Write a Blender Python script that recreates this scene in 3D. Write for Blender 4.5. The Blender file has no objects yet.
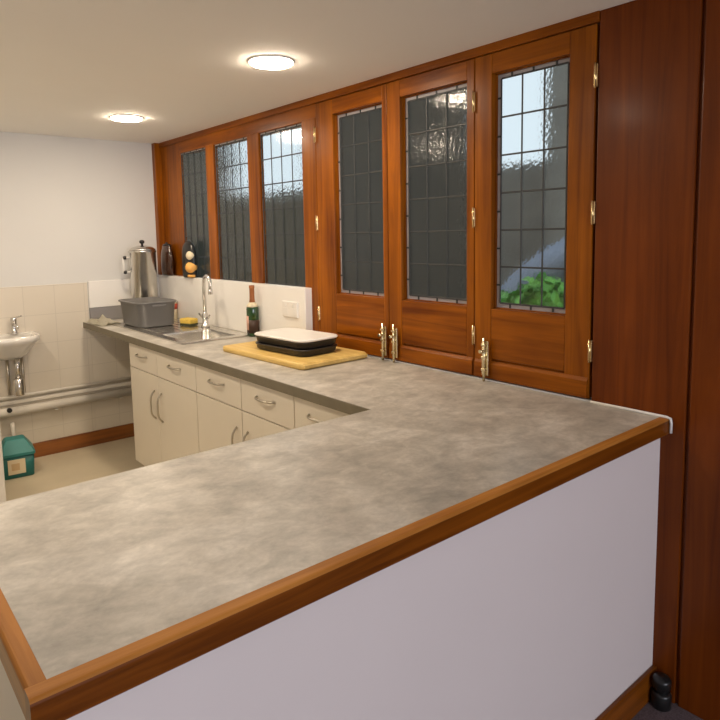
import bpy, bmesh, math, random
from mathutils import Vector, Matrix, noise
random.seed(4)
S = bpy.context.scene
COL = S.collection
PI = math.pi

# ------------------------------------------------------------------ materials
def new_mat(name):
    m = bpy.data.materials.new(name); m.use_nodes = True
    nt = m.node_tree; b = nt.nodes['Principled BSDF']
    return m, nt, b
def plain(name, col, rough=.5, metal=0., spec=.5, coat=0., emit=None, estr=0., var=.0, vscale=8., bump=0., bscale=60.):
    m, nt, b = new_mat(name)
    b.inputs['Base Color'].default_value = (*col, 1)
    b.inputs['Roughness'].default_value = rough
    b.inputs['Metallic'].default_value = metal
    b.inputs['Specular IOR Level'].default_value = spec
    b.inputs['Coat Weight'].default_value = coat
    b.inputs['Coat Roughness'].default_value = .12
    if emit:
        b.inputs['Emission Color'].default_value = (*emit, 1); b.inputs['Emission Strength'].default_value = estr
    tc = nt.nodes.new('ShaderNodeTexCoord')
    if var > 0:
        n = nt.nodes.new('ShaderNodeTexNoise'); n.inputs['Scale'].default_value = vscale; n.inputs['Detail'].default_value = 5
        nt.links.new(tc.outputs['Object'], n.inputs['Vector'])
        r = nt.nodes.new('ShaderNodeValToRGB')
        r.color_ramp.elements[0].position = .3; r.color_ramp.elements[1].position = .7
        r.color_ramp.elements[0].color = (*[c*(1-var) for c in col], 1)
        r.color_ramp.elements[1].color = (*[min(1, c*(1+var)) for c in col], 1)
        nt.links.new(n.outputs['Fac'], r.inputs['Fac']); nt.links.new(r.outputs['Color'], b.inputs['Base Color'])
    if bump > 0:
        n = nt.nodes.new('ShaderNodeTexNoise'); n.inputs['Scale'].default_value = bscale; n.inputs['Detail'].default_value = 3
        nt.links.new(tc.outputs['Object'], n.inputs['Vector'])
        bp = nt.nodes.new('ShaderNodeBump'); bp.inputs['Strength'].default_value = bump; bp.inputs['Distance'].default_value = .004
        nt.links.new(n.outputs['Fac'], bp.inputs['Height']); nt.links.new(bp.outputs['Normal'], b.inputs['Normal'])
    return m
def wood(name, dark, light, axis='z', rough=.3, coat=.5, scale=1.0, spec=.5):
    """varnished softwood: long grain along one axis"""
    m, nt, b = new_mat(name)
    tc = nt.nodes.new('ShaderNodeTexCoord'); mp = nt.nodes.new('ShaderNodeMapping')
    s = {'x': (1.2, 26, 26), 'y': (26, 1.2, 26), 'z': (26, 26, 1.2)}[axis]
    mp.inputs['Scale'].default_value = [v*scale for v in s]
    nt.links.new(tc.outputs['Object'], mp.inputs['Vector'])
    n = nt.nodes.new('ShaderNodeTexNoise'); n.inputs['Scale'].default_value = 1.; n.inputs['Detail'].default_value = 7
    n.inputs['Distortion'].default_value = .7; n.inputs['Roughness'].default_value = .6
    nt.links.new(mp.outputs['Vector'], n.inputs['Vector'])
    n2 = nt.nodes.new('ShaderNodeTexNoise'); n2.inputs['Scale'].default_value = 2.3; n2.inputs['Detail'].default_value = 3
    nt.links.new(tc.outputs['Object'], n2.inputs['Vector'])
    mx = nt.nodes.new('ShaderNodeMath'); mx.operation = 'MULTIPLY_ADD'; mx.inputs[1].default_value = .45
    nt.links.new(n2.outputs['Fac'], mx.inputs[0]); nt.links.new(n.outputs['Fac'], mx.inputs[2])
    r = nt.nodes.new('ShaderNodeValToRGB')
    r.color_ramp.elements[0].position = .5; r.color_ramp.elements[1].position = .95
    r.color_ramp.elements[0].color = (*dark, 1); r.color_ramp.elements[1].color = (*light, 1)
    nt.links.new(mx.outputs[0], r.inputs['Fac']); nt.links.new(r.outputs['Color'], b.inputs['Base Color'])
    b.inputs['Roughness'].default_value = rough; b.inputs['Coat Weight'].default_value = coat
    b.inputs['Coat Roughness'].default_value = .18; b.inputs['Specular IOR Level'].default_value = spec
    bp = nt.nodes.new('ShaderNodeBump'); bp.inputs['Strength'].default_value = .12; bp.inputs['Distance'].default_value = .002
    nt.links.new(n.outputs['Fac'], bp.inputs['Height']); nt.links.new(bp.outputs['Normal'], b.inputs['Normal'])
    return m
def stone(name):
    m, nt, b = new_mat(name)
    tc = nt.nodes.new('ShaderNodeTexCoord')
    mp = nt.nodes.new('ShaderNodeMapping'); mp.inputs['Scale'].default_value = (1., 1.25, 1.); mp.inputs['Rotation'].default_value = (0, 0, .5)
    nt.links.new(tc.outputs['Object'], mp.inputs['Vector'])
    def ns(sc, det, dist):
        n = nt.nodes.new('ShaderNodeTexNoise'); n.inputs['Scale'].default_value = sc; n.inputs['Detail'].default_value = det
        n.inputs['Distortion'].default_value = dist; n.inputs['Roughness'].default_value = .62
        nt.links.new(mp.outputs['Vector'], n.inputs['Vector']); return n
    a = ns(4.2, 11, .35); c = ns(15, 9, .5); d = ns(70, 4, 0)
    r1 = nt.nodes.new('ShaderNodeValToRGB'); e = r1.color_ramp.elements
    e[0].position = .3; e[0].color = (.34, .32, .285, 1); e[1].position = .72; e[1].color = (.64, .615, .565, 1)
    x = e.new(.5); x.color = (.48, .452, .40, 1)
    nt.links.new(a.outputs['Fac'], r1.inputs['Fac'])
    r2 = nt.nodes.new('ShaderNodeValToRGB'); e = r2.color_ramp.elements
    e[0].position = .36; e[0].color = (.70, .70, .69, 1); e[1].position = .66; e[1].color = (1.25, 1.24, 1.22, 1)
    nt.links.new(c.outputs['Fac'], r2.inputs['Fac'])
    mu = nt.nodes.new('ShaderNodeMixRGB'); mu.blend_type = 'MULTIPLY'; mu.inputs['Fac'].default_value = .55
    nt.links.new(r1.outputs['Color'], mu.inputs['Color1']); nt.links.new(r2.outputs['Color'], mu.inputs['Color2'])
    r3 = nt.nodes.new('ShaderNodeValToRGB'); e = r3.color_ramp.elements
    e[0].position = .3; e[0].color = (.85, .85, .85, 1); e[1].position = .7; e[1].color = (1.1, 1.1, 1.1, 1)
    nt.links.new(d.outputs['Fac'], r3.inputs['Fac'])
    mu2 = nt.nodes.new('ShaderNodeMixRGB'); mu2.blend_type = 'MULTIPLY'; mu2.inputs['Fac'].default_value = .6
    nt.links.new(mu.outputs['Color'], mu2.inputs['Color1']); nt.links.new(r3.outputs['Color'], mu2.inputs['Color2'])
    nt.links.new(mu2.outputs['Color'], b.inputs['Base Color'])
    b.inputs['Roughness'].default_value = .40
    return m
def tiles(name, col, size=.2):
    m, nt, b = new_mat(name)
    tc = nt.nodes.new('ShaderNodeTexCoord'); mp = nt.nodes.new('ShaderNodeMapping'); mp.inputs['Rotation'].default_value = (PI/2, 0, 0)
    nt.links.new(tc.outputs['Object'], mp.inputs['Vector'])
    br = nt.nodes.new('ShaderNodeTexBrick'); br.offset = 0; br.inputs['Scale'].default_value = 1.
    br.inputs['Brick Width'].default_value = size; br.inputs['Row Height'].default_value = size; br.inputs['Mortar Size'].default_value = .0025
    br.inputs['Color1'].default_value = (*col, 1); br.inputs['Color2'].default_value = (*[c*.985 for c in col], 1)
    br.inputs['Mortar'].default_value = (*[c*.88 for c in col], 1)
    nt.links.new(mp.outputs['Vector'], br.inputs['Vector']); nt.links.new(br.outputs['Color'], b.inputs['Base Color'])
    b.inputs['Roughness'].default_value = .32
    return m
def hammered(name, tint=(1, 1, 1), strength=.16, scale=75.):
    m, nt, b = new_mat(name)
    b.inputs['Base Color'].default_value = (*tint, 1); b.inputs['Roughness'].default_value = .09
    b.inputs['Transmission Weight'].default_value = 1.; b.inputs['IOR'].default_value = 1.27
    tc = nt.nodes.new('ShaderNodeTexCoord')
    n = nt.nodes.new('ShaderNodeTexVoronoi'); n.feature = 'SMOOTH_F1'; n.inputs['Scale'].default_value = scale
    nt.links.new(tc.outputs['Object'], n.inputs['Vector'])
    bp = nt.nodes.new('ShaderNodeBump'); bp.inputs['Strength'].default_value = strength; bp.inputs['Distance'].default_value = .004
    nt.links.new(n.outputs['Distance'], bp.inputs['Height']); nt.links.new(bp.outputs['Normal'], b.inputs['Normal'])
    return m

M = dict(
    plaster=plain('warm white plaster', (.67, .665, .645), .75, var=.015, vscale=2, bump=.05, bscale=90),
    ceiling=plain('ceiling paint', (.91, .89, .84), .8, var=.01, vscale=2),
    tile=tiles('cream wall tile', (.69, .63, .53)),
    panel_white=plain('white wall panel', (.84, .82, .78), .28, var=.01),
    vinyl=plain('beige vinyl floor', (.58, .50, .36), .45, var=.05, vscale=5),
    carpet=plain('mauve carpet', (.13, .095, .10), .95, var=.3, vscale=160, bump=.6, bscale=300),
    lav=plain('pale lilac painted board', (.745, .675, .65), .55, var=.015, vscale=2),
    door_v=wood('orange varnished pine upright', (.115, .025, .001), (.34, .100, .004), 'z', coat=.06, spec=.14),
    door_h=wood('orange varnished pine rail', (.115, .025, .001), (.34, .098, .004), 'y', coat=.06, spec=.14),
    dark_v=wood('dark red varnished panelling', (.095, .018, .001), (.19, .042, .003), 'z', rough=.38, coat=.06, spec=.16),
    edge_x=wood('brown wood edging', (.07, .016, .001), (.25, .070, .005), 'x', rough=.35, coat=.1, spec=.2),
    edge_y=wood('brown wood edging end', (.16, .050, .005), (.48, .19, .022), 'y', rough=.35, coat=.1, spec=.2),  # paler than the front edging; light on this end put into the colour
    edge_top_x=wood('pale amber wood', (.26, .085, .010), (.62, .27, .055), 'x', rough=.5, coat=.0, spec=.15),
    edge_top_y=wood('pale amber wood end', (.26, .085, .010), (.62, .27, .055), 'y', rough=.5, coat=.0, spec=.15),
    glass_brown=plain('dark brown glaze', (.045, .017, .008), .12, coat=.5, var=.1),
    skirt=wood('red brown skirting', (.16, .045, .006), (.36, .115, .014), 'x', rough=.35),
    board=wood('yellow chopping board', (.58, .37, .10), (.80, .57, .19), 'y', rough=.5, coat=.05),
    stone=stone('mottled grey laminate'),
    edge_strip=plain('shaded laminate edge', (.17, .145, .095), .5, var=.08, vscale=20),  # shade on the worktop's edge face put into the dark tone
    cream=plain('cream cabinet front', (.74, .68, .57), .4, var=.01),
    white=plain('white plastic', (.80, .78, .74), .35, var=.01),
    white_pipe=plain('white pipe plastic', (.76, .72, .64), .35, var=.01),
    ceramic=plain('white ceramic', (.80, .77, .71), .12, coat=.6, var=.01),
    steel=plain('brushed steel', (.66, .64, .60), .25, 1., var=.05, vscale=30),
    chrome=plain('chrome', (.70, .68, .65), .2, 1., var=.01),
    handle=plain('satin nickel', (.50, .46, .39), .32, 1., var=.02),
    brass=plain('brass', (.80, .60, .30), .25, 1., var=.05, vscale=40),
    brass_pale=plain('pale polished brass', (.78, .68, .45), .22, 1., var=.05, vscale=40),
    lead=plain('grey lead came', (.045, .045, .044), .5, .2, var=.1, vscale=40),
    grey=plain('grey plastic', (.155, .15, .145), .4, var=.02),
    grey_pale=plain('grey laminate upstand', (.27, .255, .25), .4, var=.05),
    black=plain('black plastic', (.012, .012, .012), .3, var=.1),
    black_soft=plain('black enamel', (.028, .024, .02), .35, var=.1),
    glass_dark=plain('very dark glass', (.012, .012, .008), .08, coat=.6, var=.1),
    glass_green=plain('green bottle glass', (.012, .055, .010), .1, coat=.5, var=.1),
    foil=plain('copper foil', (.36, .13, .045), .4, .35, var=.05),
    ivory=plain('ivory paper', (.74, .64, .44), .6, var=.02),
    gold=plain('gold paper', (.80, .42, .10), .5, var=.1, vscale=30),
    pink=plain('pink paper', (.62, .36, .27), .6, var=.05),
    brown_lab=plain('dark brown paper', (.05, .022, .01), .5, var=.05),
    red=plain('red print', (.50, .07, .03), .5, var=.05),
    sponge=plain('yellow sponge', (.66, .46, .08), .9, var=.15, vscale=120, bump=.8, bscale=200),
    scour=plain('dark scouring pad', (.05, .055, .02), .95, var=.2, vscale=100),
    cloth=plain('off white cloth', (.66, .62, .50), .9, var=.05, vscale=30),
    teal=plain('teal plastic', (.012, .145, .135), .4, var=.05),
    teal_lid=plain('teal lid plastic', (.03, .22, .21), .4, var=.05),
    tan=plain('tan print', (.62, .44, .24), .6, var=.05),
    lamp=plain('lit lamp diffuser', (1, 1, 1), .5, emit=(1., .83, .635), estr=152.),
    glass=hammered('hammered glass', (.97, .97, .91)),
    opal=plain('pale opal border glass', (.50, .45, .46), .2, var=.05, vscale=60),
    brick=plain('dark brick', (.060, .048, .034), .9, var=.2, vscale=6),
    render=plain('weathered grey render', (.38, .34, .29), .9, var=.12, vscale=3),
    hedge=plain('dark hedge', (.042, .038, .022), .9, var=.3, vscale=8),
    earth=plain('dark earth', (.05, .045, .035), .95, var=.3, vscale=3),
    leaf=plain('bright green leaf', (.16, .50, .07), .5, var=.4, vscale=14),
    tarp=plain('blue grey sheet', (.32, .38, .52), .6, var=.08, vscale=6),
)
M['opal'].node_tree.nodes['Principled BSDF'].inputs['Subsurface Weight'].default_value = .0
M['opal'].node_tree.nodes['Principled BSDF'].inputs['Transmission Weight'].default_value = .45
M['opal'].node_tree.nodes['Principled BSDF'].inputs['Roughness'].default_value = .5

# ------------------------------------------------------------------ mesh helpers
class MB:
    def __init__(s): s.bm = bmesh.new(); s.mi = 0
    def _done(s, faces, smooth=False):
        for f in faces:
            f.material_index = s.mi; f.smooth = smooth
    def box(s, a, b, bev=0., seg=2):
        x0, x1 = sorted((a[0], b[0])); y0, y1 = sorted((a[1], b[1])); z0, z1 = sorted((a[2], b[2]))
        n0 = set(s.bm.faces)
        r = bmesh.ops.create_cube(s.bm, size=1)
        for v in r['verts']:
            v.co = Vector(((x0+x1)/2+v.co.x*(x1-x0), (y0+y1)/2+v.co.y*(y1-y0), (z0+z1)/2+v.co.z*(z1-z0)))
        if bev > 0:
            es = list({e for v in r['verts'] for e in v.link_edges})
            bmesh.ops.bevel(s.bm, geom=es, offset=min(bev, .49*min(x1-x0, y1-y0, z1-z0)), segments=seg, affect='EDGES', profile=.5)
        s._done([f for f in s.bm.faces if f not in n0]); return s
    def lathe(s, prof, c=(0, 0, 0), seg=32, axis='z', sx=1., sy=1.):
        rings = []
        n0 = set(s.bm.faces)
        for r, h in prof:
            ring = []
            for k in range(seg):
                a = 2*PI*k/seg; p = (r*math.cos(a)*sx, r*math.sin(a)*sy, h)
                if axis == 'x': p = (p[2], p[0], p[1])
                elif axis == 'y': p = (p[0], p[2], p[1])
                ring.append(s.bm.verts.new(Vector(c)+Vector(p)))
            rings.append(ring)
        for i in range(len(rings)-1):
            for k in range(seg):
                s.bm.faces.new((rings[i][k], rings[i][(k+1) % seg], rings[i+1][(k+1) % seg], rings[i+1][k]))
        if prof[0][0] > 1e-6: s.bm.faces.new(list(reversed(rings[0])))
        if prof[-1][0] > 1e-6: s.bm.faces.new(rings[-1])
        fs = [f for f in s.bm.faces if f not in n0]
        s._done(fs, True)
        for f in fs:
            if len(f.verts) > 4: f.smooth = False
        return s
    def tube(s, pts, r, seg=12):
        pts = [Vector(p) for p in pts]; rad = r if isinstance(r, (list, tuple)) else [r]*len(pts)
        n0 = set(s.bm.faces); rings = []; prev = None
        for i, p in enumerate(pts):
            t = (pts[min(i+1, len(pts)-1)]-pts[max(i-1, 0)]).normalized()
            if prev is None:
                u = t.orthogonal().normalized()
            else:
                u = (prev-t*prev.dot(t)).normalized()
            prev = u; w = t.cross(u)
            rings.append([s.bm.verts.new(p+(u*math.cos(2*PI*k/seg)+w*math.sin(2*PI*k/seg))*rad[i]) for k in range(seg)])
        for i in range(len(rings)-1):
            for k in range(seg):
                s.bm.faces.new((rings[i][k], rings[i][(k+1) % seg], rings[i+1][(k+1) % seg], rings[i+1][k]))
        s.bm.faces.new(list(reversed(rings[0]))); s.bm.faces.new(rings[-1])
        fs = [f for f in s.bm.faces if f not in n0]; s._done(fs, True)
        for f in fs:
            if len(f.verts) > 4: f.smooth = False
        return s
    def rings(s, loops, cap0=True, cap1=True, smooth=True):
        """skin a list of equal-length vertex loops"""
        n0 = set(s.bm.faces)
        R = [[s.bm.verts.new(Vector(p)) for p in l] for l in loops]; n = len(R[0])
        for i in range(len(R)-1):
            for k in range(n):
                s.bm.faces.new((R[i][k], R[i][(k+1) % n], R[i+1][(k+1) % n], R[i+1][k]))
        if cap0: s.bm.faces.new(list(reversed(R[0])))
        if cap1: s.bm.faces.new(R[-1])
        fs = [f for f in s.bm.faces if f not in n0]; s._done(fs, smooth)
        for f in fs:
            if len(f.verts) > 4: f.smooth = False
        return s
    def add(s, other_fn, mi):
        s.mi = mi; other_fn(s); return s
    def build(s, name, mats, parent=None, loc=None, rotz=0):
        bmesh.ops.recalc_face_normals(s.bm, faces=s.bm.faces)
        me = bpy.data.meshes.new(name); s.bm.to_mesh(me); s.bm.free()
        if not isinstance(mats, (list, tuple)): mats = [mats]
        for m in mats: me.materials.append(M[m])
        o = bpy.data.objects.new(name, me); COL.objects.link(o)
        if parent: o.parent = parent
        if loc is not None: o.location = loc
        o.rotation_euler.z = rotz
        return o
def rrect(cx, cy, hx, hy, r, z, n=6):
    pts = []
    for qx, qy, a0 in ((1, 1, 0), (-1, 1, PI/2), (-1, -1, PI), (1, -1, 1.5*PI)):
        for k in range(n+1):
            a = a0+k*PI/2/n
            pts.append((cx+qx*(hx-r)+r*math.cos(a), cy+qy*(hy-r)+r*math.sin(a), z))
    return pts
def tag(o, label=None, cat=None, group=None, kind=None):
    if label: o['label'] = label
    if cat: o['category'] = cat
    if group: o['group'] = group
    if kind: o['kind'] = kind
    return o
def thing(name, label, cat, loc=(0, 0, 0), rotz=0, group=None, kind=None):
    o = bpy.data.objects.new(name, None); COL.objects.link(o)
    o.location = loc; o.rotation_euler.z = rotz; o.empty_display_size = .05
    return tag(o, label, cat, group, kind)
def struct(name, mb, mat): return tag(mb.build(name, mat), kind='structure')

# ------------------------------------------------------------------ key sizes (metres, from the photograph)
YF = 3.886      # far wall
ZC = 2.23       # ceiling
H = .92         # worktop
XL = -2.75      # kitchen's other side wall
HX, HY = -4.2, -4.6   # hall beyond the counter
ZH = -.03       # hall floor

# ------------------------------------------------------------------ room shell
struct('floor', MB().box((HX-.1, .05, -.12), (.12, YF+.1, 0)), 'vinyl')
struct('floor_hall', MB().box((HX-.1, HY-.1, -.2), (.12, .05, ZH)), 'carpet')
struct('ceiling', MB().box((HX-.1, HY-.1, ZC), (.12, YF+.1, ZC+.12)), 'ceiling')
struct('wall_back', MB().box((HX-.1, YF, -.1), (.12, YF+.1, ZC)), 'plaster')
struct('wall_left', MB().box((-2.6, 1.2, -.1), (-2.5, YF, ZC)), 'plaster')
struct('wall_left_hall', MB().box((HX-.1, HY, -.1), (HX, YF, ZC)), 'plaster')
w = MB(); w.box((HX, HY-.1, -.1), (-3.3, HY, ZC)); w.box((-.6, HY-.1, -.1), (.12, HY, ZC)); w.box((-3.3, HY-.1, -.1), (-.6, HY, .55)); w.box((-3.3, HY-.1, 2.1), (-.6, HY, ZC))
struct('wall_front', w, 'plaster')
GY = -.077
# window-side wall: panelling to the right of the shutters, plus what closes it below the worktop
w = MB()
for y0, y1 in ((GY+.011, .252), (-.62, GY), (-1.15, -.632), (-1.7, -1.162)):
    w.box((.0, y0, ZH), (.06, y1, ZC), .004)
w.box((.012, HY, ZH), (.1, .252, ZC))
struct('wall_right', w, 'dark_v')
struct('wall_right_lower', MB().box((.0, .252, -.1), (.1, YF, .925)), 'plaster')
# timber frame round the windows (posts, head, sill) -- one fixed joinery unit
f = MB()
f.box((.010, 3.50, .925), (.032, YF, ZC), .004)           # wide board in the far corner
f.box((-.040, 3.832, 1.233), (.012, YF, ZC), .003)
f.box((.0, 1.835, .925), (.046, 1.962, 2.125), .004)        # post between windows and shutters
f.box((.0, 3.085, 1.22), (.032, 2.975, 2.125), .004)
f.box((.0, 2.405, 1.22), (.032, 2.535, 2.125), .004)
struct('window_frame_posts', f, 'door_v')
f = MB()
f.box((-.004, .252, 2.195), (.1, YF, ZC), .003)           # head against the ceiling
f.box((.004, 1.835, 2.118), (.1, 3.5, 2.196), .003)
f.box((.012, 1.9, .925), (.1, 3.5, 1.222), .003)          # under the sill (behind the white board)
struct('window_frame_head', f, 'door_h')

# leaded lights: y0..y1 opening, z0..z1, ncols
def leaded(parent, y0, y1, z0, z1, nc, xg, nr=6, bw=.017):
    g = MB(); g.box((xg, y0, z0), (xg+.004, y1, z1))
    g.build('glass_pane', 'glass', parent)
    b = MB()
    b.box((xg-.0015, y0, z0), (xg-.0003, y0+bw, z1)); b.box((xg-.0015, y1-bw, z0), (xg-.0003, y1, z1))
    b.box((xg-.0015, y0+bw, z1-bw), (xg-.0003, y1-bw, z1)); b.box((xg-.0015, y0+bw, z0), (xg-.0003, y1-bw, z0+bw))
    b.build('border_glass', 'opal', parent)
    l = MB(); hw = .0034; xa, xb = xg-.005, xg-.001
    iy0, iy1, iz0, iz1 = y0+bw, y1-bw, z0+bw, z1-bw
    for k in range(nc+1):
        y = iy0+(iy1-iy0)*k/nc; l.box((xa, y-hw, iz0), (xb, y+hw, iz1), .0012, 1)
    for k in range(nr+1):
        z = iz0+(iz1-iz0)*k/nr; l.box((xa, iy0, z-hw), (xb, iy1, z+hw), .0012, 1)
    for k in range(nc):                      # short cames crossing the border strips
        y = iy0+(iy1-iy0)*(k+.5)/nc
        l.box((xa, y-hw, z0), (xb, y+hw, iz0)); l.box((xa, y-hw, iz1), (xb, y+hw, z1))
    for k in range(nr):
        z = iz0+(iz1-iz0)*(k+.5)/nr
        l.box((xa, y0, z-hw), (xb, iy0, z+hw)); l.box((xa, iy1, z-hw), (xb, y1, z+hw))
    l.build('lead_cames', 'lead', parent)

for i, (y0, y1, lab) in enumerate(((3.085, 3.50, 'narrow dark leaded window nearest the far wall'),
                                   (2.535, 2.975, 'middle fixed leaded window with sky in its right half'),
                                   (1.962, 2.405, 'fixed leaded window with bright sky across its top'))):
    o = thing('window_%d' % (i+1), lab, 'window', (0, 0, 0), kind='structure')
    bd = MB()
    bd.box((.0235, y0, 1.222), (.032, y0+.006, 2.118)); bd.box((.0235, y1-.006, 1.222), (.032, y1, 2.118))
    bd.box((.0235, y0+.006, 2.108), (.032, y1-.006, 2.118)); bd.box((.0235, y0+.006, 1.222), (.032, y1-.006, 1.234))
    bd.build('glazing_bead', 'door_v', o)
    leaded(o, y0+.001, y1-.001, 1.223, 2.117, 4, .0185, 6, .010)

# folding hatch shutters
def hinge_mb(z, y, mb):
    mb.box((-.007, y-.007, z-.038), (.002, y+.007, z+.038), .002)
    mb.lathe([(.0045, -.04), (.0045, .04)], (-.008, y, z), 10)
    return mb
def shutter(n, ya, yb, gy0, gy1, lab, hinges, bolt_y):
    """a glazed leaf from ya (near) to yb (far)"""
    o = thing('window_%d' % n, lab, 'shutter', (0, 0, 0), kind='structure')
    za, zb, gz0, gz1 = .930, 2.192, 1.214, 2.118
    s1 = MB()
    s1.box((0, ya, za), (.045, gy0, zb), .003); s1.box((0, gy1, za), (.045, yb, zb), .003)
    s1.build('stile', 'door_v', o)
    r = MB()
    r.box((.001, gy0, gz1), (.044, gy1, zb), .002); r.box((.001, gy0, za+.082), (.044, gy1, gz0), .003); r.box((.012, gy0, za), (.044, gy1, za+.09))
    r.build('rail', 'door_h', o)
    d = MB()                                             # weather board along the foot, sloping top
    d.rings([[(-.007, y, za+.002), (-.007, y, za+.062), (-.001, y, za+.074), (.013, y, za+.074), (.013, y, za+.002)] for y in (ya+.004, yb-.004)], smooth=False)
    d.build('drip_board', 'door_h', o)
    b = MB()
    b.box((.022, gy0, gz0), (.043, gy0+.004, gz1)); b.box((.022, gy1-.004, gz0), (.043, gy1, gz1))
    b.box((.022, gy0, gz1-.004), (.043, gy1, gz1)); b.box((.022, gy0, gz0), (.043, gy1, gz0+.004))
    b.build('glazing_bead', 'door_v', o)
    leaded(o, gy0+.005, gy1-.005, gz0+.005, gz1-.003, 3, .034)
    for z, y in hinges: hinge_mb(z, y, MB()).build('hinge', 'brass', o)
    if bolt_y is not None:
        bt = MB(); bt.box((-.0215, bolt_y-.016, .945), (-.016, bolt_y+.016, 1.085), .002)
        bo = bt.build('bolt_plate', 'brass_pale', o)
        MB().lathe([(.0055, .923), (.0055, 1.10)], (-.027, bolt_y, 0), 14).build('bolt_rod', 'brass_pale', bo)
        g = MB()
        for z in (.97, 1.02, 1.07): g.box((-.034, bolt_y-.011, z-.006), (-.0215, bolt_y+.011, z+.006), .003)
        g.build('bolt_guide', 'brass_pale', bo)
        MB().tube([(-.03, bolt_y, 1.045), (-.05, bolt_y+.004, 1.045)], .007).build('bolt_knob', 'brass_pale', bo)
    return o
shutter(4, 1.287, 1.832, 1.320, 1.690, 'glazed folding shutter beside the post, behind the chopping board', [(2.034, 1.833), (1.58, 1.833), (1.10, 1.833)], 1.303)
shutter(5, .776, 1.284, .815, 1.200, 'middle folding shutter with ceiling lamps reflected in its glass', [], 1.228)
shutter(6, .262, .773, .360, .690, 'folding shutter nearest the dark panelling, green leaves behind its glass', [(2.025, .258), (1.575, .258), (1.10, .258), (2.025, .7745), (1.575, .7745), (1.10, .7745)], .702)

# skirting and trunking on the far wall
struct('baseboard_back', MB().box((HX, YF-.018, 0), (.0, YF, .104), .004), 'skirt')
# kitchen's tiled lower wall
struct('wall_back_tiling', MB().box((HX, YF-.008, .104), (-.575, YF, 1.205), .002), 'tile')
struct('wall_back_tiling_lower', MB().box((-.575, YF-.008, .104), (.0, YF, .87), .002), 'tile')

# ------------------------------------------------------------------ ceiling lamps
def lamp(x, y, lab):
    o = thing('ceiling_light', lab, 'light', (x, y, ZC), group='ceiling lights')
    MB().lathe([(.086, 0), (.097, 0), (.097, -.004), (.092, -.007), (.088, -.007), (.086, -.004), (.086, 0)], seg=48).build('rim', 'white', o)
    MB().lathe([(.0, -.001), (.0865, -.001), (.0865, -.009), (.083, -.0125), (.070, -.014), (.0, -.0145)], seg=48).build('diffuser', 'lamp', o)
    return o
lamp(-.535, 1.40, 'round lit ceiling light nearer the counter, larger in view')
lamp(-.57, 2.94, 'round lit ceiling light near the far cream wall')
lamp(-1.75, 2.65, 'round lit ceiling light over the kitchen floor, mirrored in the glass')
lamp(-1.75, 1.05, 'round lit ceiling light above the left end of the counter')

# ------------------------------------------------------------------ worktop
wt = thing('worktop', 'L-shaped mottled grey stone-look worktop with brown wood edging', 'worktop', (-.62, .36, H))
def wl(mb): return mb
off = Vector((.62, -.36, -H))
def wbuild(mb, name, mat, parent=wt):
    for v in mb.bm.verts: v.co += off
    return mb.build(name, mat, parent)
SX0, SX1, SY0, SY1 = -.50, -.105, 2.44, 3.12        # cut-out under the sink
t = MB()
zt0 = H-.04
t.box((-1.817, .010, zt0), (-.001, .712, H)); t.box((-.001, .010, zt0), (-.0005, .2515, H))
t.box((-.617, .712, zt0), (-.001, SY0, H)); t.box((-.617, SY1, zt0), (-.001, YF-.001, H))
t.box((-.617, SY0, zt0), (SX0, SY1, H)); t.box((SX1, SY0, zt0), (-.001, SY1, H))
wbuild(t, 'surface', 'stone')
wbuild(MB().box((-.621, .713, zt0-.002), (-.6175, YF-.001, H-.001), .001, 1), 'edge_strip', 'edge_strip')
wbuild(MB().box((-1.817, .7125, zt0), (-.622, .7155, H-.001), .001, 1), 'inner_edge_strip', 'edge_strip')
def topfaces(mb):      # paler wood on the upper face of the edging
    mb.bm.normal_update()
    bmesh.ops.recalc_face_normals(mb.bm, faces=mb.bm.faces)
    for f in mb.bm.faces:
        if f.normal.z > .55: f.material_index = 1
k = MB()      # rounded on its outer top edge only
q = .009
prof = [(.0098, H-.051), (.0098, H)]+[(-.020+q-q*math.sin(a*PI/8), H-q+q*math.cos(a*PI/8)) for a in range(5)]+[(-.020, H-.048), (-.017, H-.051)]
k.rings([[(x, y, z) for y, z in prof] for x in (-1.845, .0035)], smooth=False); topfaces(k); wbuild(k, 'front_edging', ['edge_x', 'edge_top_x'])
k = MB()
prof = [(-1.8172, H-.051), (-1.8172, H)]+[(-1.845+q-q*math.sin(a*PI/8), H-q+q*math.cos(a*PI/8)) for a in range(5)]+[(-1.845, H-.048), (-1.842, H-.051)]
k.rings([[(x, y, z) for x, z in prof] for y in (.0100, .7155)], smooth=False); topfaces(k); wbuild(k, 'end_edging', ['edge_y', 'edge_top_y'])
s = MB(); s.tube([(-.006, .25, H+.003), (-.006, .12, H+.004), (-.006, -.012, H+.004), (-.006, -.024, H+.001), (-.006, -.026, H-.012), (-.006, -.026, H-.045)], .0045, 8)
tag(wbuild(s, 'sealant_strip', 'white'), 'white sealant strip')

cb = thing('counter_base', 'pale lilac panelled base under the near arm of the counter', 'counter', (-.9, .36, ZH))
def cbuild(mb, name, mat):
    for v in mb.bm.verts: v.co += Vector((.9, -.36, -ZH))
    return mb.build(name, mat, cb)
cbuild(MB().box((-1.822, .008, ZH), (-.0005, .034, H-.052), .001, 1), 'front_panel', 'lav')
tag(cbuild(MB().box((-1.822, .035, ZH), (-1.80, .69, H-.052), .001, 1), 'end_panel', 'cream'), 'cream end panel')
cbuild(MB().box((-1.799, .67, 0), (-.63, .69, zt0-.002), .001, 1), 'inner_panel', 'cream')
cbuild(MB().box((-1.838, -.008, ZH), (-.0005, .0075, .072), .004), 'skirting_board', 'edge_x')

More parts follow.
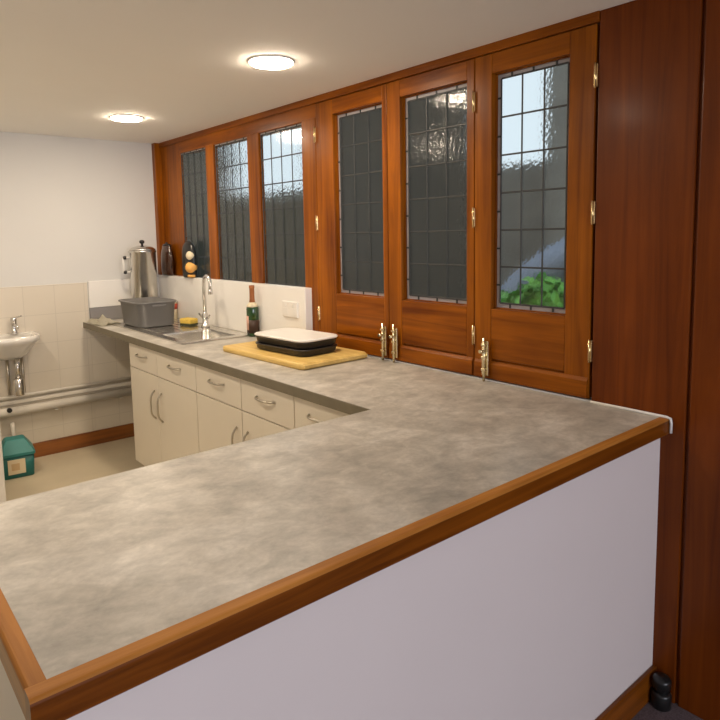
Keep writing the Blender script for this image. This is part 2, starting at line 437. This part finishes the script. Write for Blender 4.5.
# ------------------------------------------------------------------ base cabinets
XF = -.595
def bow(p0, p1, out, r=.0055):
    """bow handle between two fixing points, standing out towards -x"""
    p0, p1 = Vector(p0), Vector(p1); pts = []
    for k in range(13):
        u = k/12; d = out*(1-(2*u-1)**4)
        p = p0.lerp(p1, u); pts.append((p.x-d, p.y, p.z))
    return MB().tube(pts, r, 8)
def cabinet(y0, y1, doors, lab):
    """y0 near, y1 far; doors = list of (ya, yb, handle side)"""
    c = thing('base_cabinet', lab, 'cabinet', (-.3, (y0+y1)/2, 0), group='base cabinets under the worktop')
    o2 = Vector((.3, -(y0+y1)/2, 0))
    def cb2(mb, name, mat, par=c):
        for v in mb.bm.verts: v.co += o2
        return mb.build(name, mat, par)
    k = MB()
    k.box((XF+.02, y0+.001, .10), (-.03, y0+.018, .872)); k.box((XF+.02, y1-.018, .10), (-.03, y1-.001, .872))
    k.box((XF+.02, y0+.018, .10), (-.03, y1-.018, .118)); k.box((-.045, y0+.018, .118), (-.03, y1-.018, .70)); k.box((XF+.02, y0+.018, .715), (XF+.035, y1-.018, .735))
    cb2(k, 'carcass', 'cream')
    cb2(MB().box((XF+.055, y0+.001, 0), (XF+.07, y1-.001, .10)), 'plinth', 'cream')
    for ya, yb, side in doors:
        d = cb2(MB().box((XF, ya+.002, .722), (XF+.019, yb-.002, .868), .002), 'drawer', 'cream')
        m = (ya+yb)/2
        cb2(bow((XF, m-.075, .812), (XF, m+.075, .812), .028), 'handle', 'handle', d)
        d = cb2(MB().box((XF, ya+.002, .108), (XF+.019, yb-.002, .717), .002), 'door', 'cream')
        hy = ya+.05 if side == 'near' else yb-.05
        cb2(bow((XF, hy, .46), (XF, hy, .63), .028), 'handle', 'handle', d)
    return c
cabinet(2.117, 3.05, [(2.117, 2.62, 'far'), (2.62, 3.05, 'near')], 'cream double base cabinet under the sink, at the gap end')
cabinet(1.65, 2.115, [(1.65, 2.115, 'near')], 'cream single base cabinet, middle of the run, left of the chopping board')
cabinet(1.218, 1.648, [(1.218, 1.648, 'far')], 'cream single base cabinet below the chopping board')
cabinet(.86, 1.216, [(.86, 1.216, 'far')], 'cream base cabinet in the inner corner, mostly hidden by the counter')

# ------------------------------------------------------------------ white splashbacks
sb = thing('splashback', 'white glossy splashback board under the windows', 'splashback', (-.01, 2.9, H), group='white splashbacks')
MB().box((-.034, 1.903-2.9, .001), (.02, YF-.02-2.9, 1.232-H), .003).build('board', 'panel_white', sb)
sb2 = thing('splashback', 'white splashback board on the far wall behind the urn', 'splashback', (-.3, YF-.01, H), group='white splashbacks')
MB().box((-.27, -.008, .10), (.27, .009, .293), .003).build('board', 'panel_white', sb2)
tag(MB().box((-.27, -.014, .001), (.27, .009, .0995), .002).build('upstand', 'grey_pale', sb2), 'grey upstand')

so = thing('double_socket', 'white double socket plate on the white splashback', 'socket', (-.0485, 2.045, 1.108))
MB().box((-.006, -.074, -.044), (.0108, .074, .044), .004).build('plate', 'white', so)
for dy in (-.036, .036):
    k = MB(); k.box((-.0075, dy-.022, -.030), (-.0058, dy+.022, .008), .0006, 1); k.build('socket_outlet', 'white', so)
    MB().box((-.0095, dy-.008, .014), (-.0058, dy+.008, .032), .0015).build('switch', 'white', so)

# ------------------------------------------------------------------ sink and tap
sk = thing('sink', 'stainless steel inset sink with drainer beside the grey bowl', 'sink', (-.31, 2.95, H))
k = MB()      # rim with the bowl cut out and the drainer sheet
bx0, bx1, by0, by1 = -.155, .165, -.46, -.09      # bowl, local
X0, X1, Y0, Y1 = -.215, .225, -.53, .62
zr0, zr1 = .0006, .006
k.box((X0, Y0, zr0), (X1, by0, zr1), .002); k.box((X0, by1, zr0), (X1, Y1, zr1), .002)
k.box((X0, by0, zr0), (bx0, by1, zr1), .002); k.box((bx1, by0, zr0), (X1, by1, zr1), .002)
k.box((X0, Y0, zr1-.001), (X0+.01, Y1, zr1+.003), .0015); k.box((X0, Y0, zr1-.001), (X1, Y0+.01, zr1+.003), .0015)
for i in range(7): k.box((X0+.07+i*.05, by1+.06, zr1-.001), (X0+.08+i*.05, Y1-.06, zr1+.002), .0008, 1)
k.build('drainer', 'steel', sk)
cx, cy = (bx0+bx1)/2, (by0+by1)/2; hx, hy = (bx1-bx0)/2, (by1-by0)/2
k = MB()
k.rings([rrect(cx, cy, hx+.002, hy+.002, .045, .004), rrect(cx, cy, hx-.004, hy-.004, .05, -.01), rrect(cx, cy, hx-.012, hy-.012, .055, -.13), rrect(cx, cy, hx-.04, hy-.04, .05, -.15)], cap0=False)
bw = k.build('basin', 'steel', sk)
MB().lathe([(.0, -.1495), (.032, -.1495), (.035, -.147), (.02, -.146), (0, -.1475)], (cx, cy, 0), 24).build('drain', 'chrome', bw)

tp = thing('mixer_tap', 'tall chrome swan-neck mixer tap behind the sink', 'tap', (-.128, 2.93, H+.0065))
MB().lathe([(.028, 0), (.028, .012), (.019, .02), (.018, .085), (.014, .095), (.012, .10)], seg=24).build('body', 'chrome', tp)
pts = [(0, 0, .09), (0, 0, .285)]
dx, dy = -.012, -.115
for k in range(1, 13):
    a = PI*k/12; u = .5-.5*math.cos(a); pts.append((dx*u, dy*u, .285+.055*math.sin(a)))
pts.append((dx, dy, .245))
MB().tube(pts, .0115, 14).build('spout', 'chrome', tp)
MB().lathe([(.015, 0), (.015, .032), (.012, .034)], (dx, dy, .225), 16).build('nozzle', 'chrome', tp)
for sgn in (-1, 1):
    MB().tube([(.0, sgn*.016, .06), (.0, sgn*.045, .068), (-.006, sgn*.075, .085)], [.010, .009, .006]).build('lever', 'chrome', tp)

# ------------------------------------------------------------------ things on the worktop
# washing-up bowl
bw = thing('washing_up_bowl', 'grey plastic washing-up bowl on the drainer', 'bowl', (-.345, 3.35, H+.0085))
k = MB(); hx, hy = .145, .20
k.rings([rrect(0, 0, hx-.030, hy-.030, .05, .0), rrect(0, 0, hx-.022, hy-.022, .055, .006), rrect(0, 0, hx-.010, hy-.010, .06, .155), rrect(0, 0, hx, hy, .062, .158), rrect(0, 0, hx, hy, .062, .168),
         rrect(0, 0, hx-.012, hy-.012, .056, .168), rrect(0, 0, hx-.028, hy-.028, .05, .012), rrect(0, 0, hx-.045, hy-.045, .04, .006)])
k.build('shell', 'grey', bw)
for sy in (-1, 1): MB().box((-.05, sy*hy-.004, .135), (.05, sy*hy+.006, .15), .004).build('grip', 'grey', bw)
# crumpled cloth
def cloth(name, cx, cy, sx, sy, amp, lab, rot=0., seed=0.):
    bm = bmesh.new(); n = 34; V = {}
    for i in range(n+1):
        for j in range(n+1):
            u, v = i/n-.5, j/n-.5
            p = Vector((u*2.6+seed, v*2.6, seed))
            h = .55+.9*noise.noise(p)+.35*noise.noise(p*2.1)
            fall = max(0., 1-max(abs(u), abs(v))*1.85)
            V[i, j] = bm.verts.new((u*sx*(1+.16*noise.noise(p*.8)), v*sy*(1+.16*noise.noise(p*.9+Vector((5, 5, 0)))), .002+amp*h*(.2+.9*fall)))
    for i in range(n):
        for j in range(n):
            f = bm.faces.new((V[i, j], V[i+1, j], V[i+1, j+1], V[i, j+1])); f.smooth = True
    mb = MB(); mb.bm.free(); mb.bm = bm
    bmesh.ops.solidify(bm, geom=list(bm.faces), thickness=-.003)
    z = min(v.co.z for v in bm.verts)
    for v in bm.verts: v.co.z -= z
    o = mb.build(name, 'cloth', None, (cx, cy, H+.001), rot)
    for f in o.data.polygons: f.use_smooth = True
    return tag(o, lab, 'cloth')
cloth('dish_cloth', -.55, 3.67, .14, .25, .075, 'crumpled off-white cloth on the worktop edge left of the grey bowl', .12, 3.)
# urn
u = thing('water_urn', 'tall stainless steel water urn with black lid knob', 'urn', (-.225, 3.70, H+.001))
MB().lathe([(.095, 0), (.10, .004), (.10, .115), (.094, .125), (0, .126)], seg=40).build('base', 'white', u)
MB().lathe([(.088, .1265), (.093, .135), (.093, .49), (.097, .494), (.097, .503), (.090, .506), (0, .506)], seg=48).build('body', 'steel', u)
ld = MB().lathe([(.093, .5065), (.090, .516), (.07, .53), (.03, .541), (0, .543)], seg=40).build('lid', 'steel', u)
MB().lathe([(.008, .540), (.008, .555), (.017, .560), (.019, .572), (.012, .581), (0, .583)], seg=20).build('knob', 'black', ld)
for a in (2.75,):
    d = Vector((math.cos(a), math.sin(a), 0))
    hd = MB().tube([d*.092+Vector((0, 0, .35)), d*.135+Vector((0, 0, .35)), d*.135+Vector((0, 0, .455)), d*.092+Vector((0, 0, .455))], .008).build('side_handle', 'white', u)
    for z in (.35, .455): MB().lathe([(.0, -.013), (.012, -.011), (.0145, 0), (.012, .011), (0, .013)], d*.125+Vector((0, 0, z)), 12).build('handle_end', 'black', hd)
for a in (3.7, 5.1):
    d = Vector((math.cos(a), math.sin(a), 0)); MB().box((d.x*.093-.009, d.y*.093-.009, .127), (d.x*.093+.009, d.y*.093+.009, .147), .003).build('foot', 'black', u)
# small tub with red print
tb = thing('food_tub', 'small pale tub with red printing behind the grey bowl', 'tub', (-.093, 3.56, H))
MB().lathe([(.042, 0), (.046, .004), (.050, .125), (0, .126)], seg=32).build('body', 'ivory', tb)
MB().lathe([(.0525, .1265), (.0525, .138), (.049, .142), (0, .142)], seg=32).build('lid', 'white', tb)
k = MB().lathe([(.0495, .075), (.0512, .115), (.0508, .115), (.0491, .075), (.0495, .075)], seg=32); k.build('printed_band', 'red', tb)
# dark jug on the ledge
j = thing('dark_jug', 'glossy dark brown jug on the ledge behind the urn', 'jug', (-.030, 3.72, 1.2325))
MB().lathe([(.062, 0), (.080, .01), (.086, .06), (.084, .15), (.072, .19), (.060, .205), (.062, .222), (.054, .224), (0, .212)], seg=32, sx=.42).build('body', 'glass_brown', j)
MB().lathe([(.055, .2245), (.045, .236), (.012, .242), (.012, .25), (0, .252)], seg=24, sx=.42).build('lid', 'black', j)
MB().tube([(-.005, -.082, .17), (-.01, -.104, .165), (-.01, -.108, .11), (-.005, -.082, .06)], .006).build('handle', 'glass_brown', j)
# dark rounded ornament with cream and gold front
sbt = thing('ornament', 'dark rounded ornament with cream and gold front on the window ledge', 'ornament', (-.026, 3.35, 1.2325))
MB().lathe([(.070, 0), (.082, .008), (.088, .05), (.088, .12), (.084, .18), (.072, .222), (.045, .248), (.02, .258), (0, .260)], seg=40, sx=.43).build('body', 'black', sbt)
def blob(name, mat, c, rr, lab):
    k = MB(); k.lathe([(rr*math.sin(PI*q/10) if 0 < q < 10 else 0, -rr*math.cos(PI*q/10)) for q in range(11)], c, 20)
    tag(k.build(name, mat, sbt), lab)
blob('gold_front', 'gold', (-.012, -.054, .072), .042, 'gold round front')
blob('cream_front', 'ivory', (-.010, -.052, .156), .035, 'cream round front')
tag(MB().box((-.045, -.092, .004), (.0, -.055, .022), .005).build('foot_band', 'gold', sbt), 'gold foot')
# green wine bottle
b = thing('wine_bottle', 'green glass bottle with copper foil neck before the splashback', 'bottle', (-.078, 2.405, H+.0005))
MB().lathe([(.030, 0), (.036, .006), (.0365, .165), (.034, .178), (.022, .19)], seg=32).build('body', 'glass_green', b)
tag(MB().lathe([(.0342, .1775), (.032, .186), (.022, .199), (.0175, .205), (.0165, .205), (.021, .198)], seg=32).build('collar', 'ivory', b), 'cream collar')
tag(MB().lathe([(.0178, .2045), (.0150, .225), (.0148, .288), (.0165, .29), (.0165, .305), (0, .307)], seg=28).build('neck_foil', 'foil', b), 'copper foil neck')
tag(MB().lathe([(.0371, .022), (.0371, .10), (.0366, .10), (.0366, .022), (.0371, .022)], seg=32).build('label', 'brown_lab', b), 'dark brown label')
k = MB()
k.rings([[(r*math.cos(a), r*math.sin(a), z) for r, z in ((.0376, .04), (.0376, .125), (.0372, .125), (.0372, .04))] for a in [2.5+i*.12 for i in range(9)]])
k.build('side_label', 'pink', b)
# sponge
sp = thing('sponge', 'yellow sponge beside the foot of the tap', 'sponge', (-.165, 3.10, H+.0085), .3)
MB().box((-.036, -.052, .012), (.036, .052, .046), .008, 3).build('foam', 'sponge', sp)
tag(MB().box((-.036, -.052, .0), (.036, .052, .0115), .003).build('scourer', 'scour', sp), 'dark scouring side')

# chopping board and dish
cbd = thing('chopping_board', 'thick yellow wooden chopping board under the black dish', 'board', (-.245, 1.745, H+.0005), .035)
k = MB(); k.rings([rrect(0, 0, .196, .345, .02, 0), rrect(0, 0, .2, .349, .022, .005), rrect(0, 0, .2, .349, .022, .024), rrect(0, 0, .195, .344, .02, .029)])
k.build('plank', 'board', cbd)
for sy in (-1, 1): MB().box((-.19, sy*.349-.008, .006), (.19, sy*.349+.003, .023), .003).build('end_strip', 'board', cbd)
ds = thing('oblong_dish', 'black two-tier oblong dish with pale flat lid on the chopping board', 'dish', (-.248, 1.705, H+.030), .08)
hx, hy = .122, .203
def tray(z0, z1, name):
    k = MB(); zz = z1-z0
    k.rings([rrect(0, 0, hx-.014, hy-.014, .05, z0), rrect(0, 0, hx-.004, hy-.004, .055, z0+.008), rrect(0, 0, hx-.001, hy-.001, .057, z1-.007), rrect(0, 0, hx+.003, hy+.003, .058, z1-.006), rrect(0, 0, hx+.003, hy+.003, .058, z1)])
    return k.build(name, 'black_soft', ds)
tray(.0005, .034, 'lower_tray'); tray(.0345, .070, 'upper_tray')
k = MB()
k.rings([rrect(0, 0, hx+.002, hy+.002, .058, .0705), rrect(0, 0, hx+.006, hy+.006, .06, .074), rrect(0, 0, hx+.006, hy+.006, .06, .078), rrect(0, 0, hx+.002, hy+.002, .058, .081), rrect(0, 0, hx-.012, hy-.012, .05, .0815), rrect(0, 0, hx-.018, hy-.018, .048, .079), rrect(0, 0, hx-.05, hy-.05, .04, .0785)])
tag(k.build('lid', 'ivory_lid' if 'ivory_lid' in M else 'white', ds), 'pale lid')

# ------------------------------------------------------------------ far left corner
bs = thing('hand_basin', 'small white ceramic hand basin on the tiled far wall', 'basin', (-1.115, YF-.008, .70))
def drect(z, hx, d, r, n=8):      # D-shaped plan: flat at the wall (y=0), rounded in front
    pts = [(hx, 0, z)]
    for k in range(2*n+1):
        a = -k*PI/(2*n); c, s_ = math.cos(a), math.sin(a)
        pts.append((hx*math.copysign(abs(c)**.6, c), -.04+(d-.04)*-abs(s_)**.6, z))
    pts.append((-hx, 0, z)); return pts
k = MB()
k.rings([drect(.03, .07, .11, 0), drect(.06, .105, .16, 0), drect(.135, .15, .235, 0), drect(.155, .172, .262, 0), drect(.19, .175, .267, 0), drect(.192, .165, .255, 0)], cap1=False)
k.rings([drect(.192, .165, .255, 0), [(p[0]*.86, -.055 if p[1] > -.055 else p[1]*.94, .188) for p in drect(.19, .165, .25, 0)], [(p[0]*.6, -.07 if p[1] > -.07 else p[1]*.8, .10) for p in drect(.10, .165, .25, 0)]], cap0=False)
k.build('bowl', 'ceramic', bs)
ft = thing('basin_tap', 'short chrome tap on the white hand basin', 'tap', (-1.075, YF-.05, .8895))
MB().lathe([(.022, 0), (.022, .01), (.017, .016), (.017, .085), (.019, .09), (.019, .112), (0, .114)], seg=20).build('body', 'chrome', ft)
MB().tube([(0, 0, .06), (0, -.05, .066), (0, -.095, .05)], [.012, .011, .009]).build('spout', 'chrome', ft)
MB().tube([(0, 0, .105), (.02, -.03, .118), (.035, -.055, .125)], [.008, .006, .005]).build('lever', 'chrome', ft)
tr = thing('waste_pipework', 'chrome waste trap and pipes below the white hand basin', 'pipework', (-1.085, YF-.09, .40))
MB().tube([(0, -.02, .329), (0, -.02, .20)], .018).build('tailpiece', 'chrome', tr)
MB().lathe([(.0, .08), (.030, .082), (.034, .09), (.034, .19), (.022, .2), (0, .2)], (0, -.02, 0), 20).build('bottle_trap', 'chrome', tr)
MB().tube([(0, -.02, .15), (0, .03, .15), (0, .079, .15)], .016).build('outlet', 'chrome', tr)
for x in (-.045, .045): MB().tube([(x, .055, .08), (x, .055, .33)], .009).build('supply_pipe', 'handle', tr)
pp = thing('wall_pipes', 'two long white pipes running low along the tiled far wall', 'pipes', (-1.3, YF-.008, .35))
MB().tube([(-1.2, -.032, .012), (1.0, -.032, .012)], .030, 16).build('waste_pipe', 'white_pipe', pp)
MB().tube([(-1.2, -.014, .108), (1.0, -.014, .108)], .012, 12).build('supply_pipe', 'white_pipe', pp)
MB().box((-1.2, -.014, .056), (1.0, -.001, .082), .003).build('cable_trunking', 'white_pipe', pp)
for x in (-.6, .0, .45, .9): MB().box((x-.012, -.064, -.022), (x+.012, -.002, -.018), .001, 1).build('pipe_clip', 'white_pipe', pp)
tag(MB().tube([(.155, -.066, .03), (.155, -.05, .03)], .016).build('rubber_cap', 'black', pp), 'black cap')
dp = MB(); dp.tube([(0, 0, 0.0), (0, 0, .255), (0, .018, .28)], .014, 12)
tag(dp.build('down_pipe', 'white_pipe', None, (-1.128, YF-.045, .0), 0), 'short white upright pipe behind the teal bin', 'pipe')

tbn = thing('teal_bin', 'small teal bin with sloped lid and pale label on the kitchen floor', 'bin', (-1.165, 3.62, 0), -.12)
k = MB(); k.rings([rrect(0, 0, .088, .078, .012, .0, 3), rrect(0, 0, .094, .084, .014, .006, 3), rrect(0, 0, .100, .09, .014, .145, 3)])
k.build('body', 'teal', tbn)
k = MB(); k.rings([rrect(0, 0, .107, .097, .014, .1455, 3), rrect(0, 0, .107, .097, .014, .162, 3), rrect(.0, .02, .058, .05, .01, .235, 3), rrect(.0, .02, .052, .044, .01, .239, 3)], smooth=False)
k.build('lid', 'teal_lid', tbn)
lb = MB().box((-.055, -.0935, .03), (.045, -.0875, .125), .001, 1).build('label', 'ivory', tbn)
MB().box((-.035, -.0945, .055), (.012, -.0936, .10)).build('print', 'tan', lb)

fr = thing('fridge', 'white upright appliance side cut off by the left edge of view', 'appliance', (-1.685, 3.0, 0))
MB().box((-.30, -.27, .03), (.29, .31, .90), .006, 3).build('body', 'white', fr)
MB().box((-.30, -.313, .05), (.29, -.275, .90), .01, 3).build('door', 'white', fr)
for x in (-.26, .25):
    for y in (-.24, .27): MB().lathe([(.018, 0), (.018, .0295)], (x, y, 0), 12).build('foot', 'black', fr)
MB().box((.24, -.325, .62), (.262, -.3125, .82), .004).build('door_handle', 'handle', fr)

# black stop at the foot of the panelling
dsn = thing('door_stop', 'small black two-tier stop on the carpet against the dark panelling', 'door stop', (-.040, -.041, ZH))
MB().lathe([(.026, 0), (.030, .004), (.031, .047), (.026, .055), (0, .055)], seg=28).build('base', 'black', dsn)
MB().lathe([(.022, .0555), (.022, .063), (.028, .068), (.029, .094), (.024, .102), (0, .104)], seg=28).build('cap', 'black', dsn)

# ------------------------------------------------------------------ outside the windows
tag(MB().box((.13, -6, -.4), (26, 40, -.3)).build('ground_outside', 'earth'), kind='structure')
tag(MB().box((4.0, 4.24, -.3), (4.15, 7.5, 9)).build('neighbouring_wall', 'brick'), 'tall dark wall seen through the middle shutters', 'wall')
tag(MB().box((6.0, -2, -.3), (7.5, 4.45, 9)).build('rendered_wall', 'render'), 'grey rendered wall seen through the right shutter', 'wall')
def lump(name, mat, x0, x1, y0, y1, z1, lab, cat, amp=.12):
    m = MB(); m.box((x0, y0, -.3), (x1, y1, z1), .1, 2)
    bmesh.ops.subdivide_edges(m.bm, edges=list(m.bm.edges), cuts=14, use_grid_fill=True)
    for v in m.bm.verts:
        if v.co.z > 0:
            p = v.co*1.7; v.co += Vector((noise.noise(p), noise.noise(p+Vector((9, 0, 0))), noise.noise(p+Vector((0, 9, 0)))))*amp
    return tag(m.build(name, mat), lab, cat)
lump('dark_hedge', 'hedge', 8.0, 9.0, 2, 17.2, 2.78, 'long dark hedge beyond the windows, under the sky', 'hedge', .06)
tag(MB().box((6.6, 4.47, -.3), (6.8, 8.5, 2.60)).build('garden_wall', 'render'), 'low grey wall outside, under the sky in the right shutter', 'wall')
lump('tall_hedge', 'hedge', 8.0, 8.4, 17.75, 30, 6.5, 'tall dark hedge seen through the window nearest the far wall', 'hedge', .2)
# leafy plants just outside the right shutter
def bush(name, c, r, n, lab, grp=None):
    bm = bmesh.new()
    for i in range(n):
        d = Vector((random.gauss(0, 1), random.gauss(0, 1), random.gauss(0, 1))).normalized()*r*random.uniform(.55, 1.)
        d.z *= .9
        nrm = (d.normalized()+Vector((random.uniform(-.5, .5), random.uniform(-.5, .5), random.uniform(0, .6)))).normalized()
        t_ = nrm.orthogonal().normalized(); t_ = Matrix.Rotation(random.uniform(0, 6.3), 3, nrm) @ t_; w_ = nrm.cross(t_)
        L = random.uniform(.07, .12)
        vs = [bm.verts.new(d+p) for p in (t_*-L*.5, w_*L*.28+nrm*.008, t_*L*.5-nrm*.012, w_*-L*.28+nrm*.008)]
        bm.faces.new(vs)
    o = thing(name, lab, 'plant', c, group=grp)
    m = MB(); m.bm.free(); m.bm = bm
    m.build('foliage', 'leaf', o)
    s_ = MB()
    for k in range(5):
        a = k*1.26; s_.tube([(0, 0, -c[2]-.3), (.02*math.cos(a), .02*math.sin(a), -r), (r*.5*math.cos(a), r*.5*math.sin(a), 0)], .008, 6)
    s_.build('stem', 'hedge', o)
bush('leafy_shrub', (.70, .90, 1.12), .20, 420, 'bright green leafy shrub outside, right of two behind the shutter glass', 'leafy shrubs outside')
bush('leafy_shrub', (1.10, 1.45, .97), .21, 420, 'lower green leafy shrub outside, left of two behind the shutter glass', 'leafy shrubs outside')
k = MB()
loops = []
for i in range(25):
    a = PI*i/24; c, s_ = math.cos(a), math.sin(a)
    y, z = 1.05-.95*c, -.3+1.62*s_
    loops.append([(1.35, .85-1.36*c, -.3+1.84*s_), (1.75, .85-1.36*c, -.3+1.84*s_), (1.75, .85-1.16*c, -.3+1.60*s_), (1.35, .85-1.16*c, -.3+1.60*s_)])
k.rings(loops)
tag(k.build('garden_arch', 'tarp'), 'blue-grey arched cover outside, above the shrubs behind the shutter glass', 'arch')

# ------------------------------------------------------------------ light
W = bpy.data.worlds.new('World'); S.world = W; W.use_nodes = True
nt = W.node_tree; bg = nt.nodes['Background']
bg.inputs['Color'].default_value = (.72, .86, 1.0, 1); bg.inputs['Strength'].default_value = 1.05
def area(name, loc, rot, sx, sy, power, col):
    l = bpy.data.lights.new(name, 'AREA'); l.shape = 'RECTANGLE'; l.size = sx; l.size_y = sy; l.energy = power; l.color = col
    o = bpy.data.objects.new(name, l); COL.objects.link(o); o.location = loc; o.rotation_euler = rot
    return o
# daylight through the hall's window (in the opening of the hall's end wall)
area('hall_window_daylight', (-1.95, HY-.02, 1.32), (PI/2, 0, 0), 2.6, 1.5, 88, (.90, .90, 1.0))

# ------------------------------------------------------------------ camera
cam = bpy.data.cameras.new('camera'); co = bpy.data.objects.new('camera', cam); COL.objects.link(co)
F = 632.148; yaw, pit, rol = math.radians(39.97266), math.radians(-6.22293), math.radians(-1.00067)
cam.sensor_width = 36; cam.sensor_fit = 'HORIZONTAL'; cam.lens = F/720*36
cam.shift_x = .312/720; cam.shift_y = -56.598/720
cam.clip_start = .02; cam.clip_end = 200
fwd = Vector((math.sin(yaw)*math.cos(pit), math.cos(yaw)*math.cos(pit), math.sin(pit)))
rt = Vector((math.cos(yaw), -math.sin(yaw), 0)); up = rt.cross(fwd)
r2 = rt*math.cos(rol)+up*math.sin(rol); u2 = -rt*math.sin(rol)+up*math.cos(rol)
mt = Matrix((r2, u2, -fwd)).transposed().to_4x4(); mt.translation = Vector((-1.99858, -.88497, 1.51580))
co.matrix_world = mt
S.camera = co
S.view_settings.view_transform = 'Standard'; S.view_settings.look = 'None'
S.view_settings.exposure = 0.; S.view_settings.gamma = 1.; S.view_settings.use_curve_mapping = False
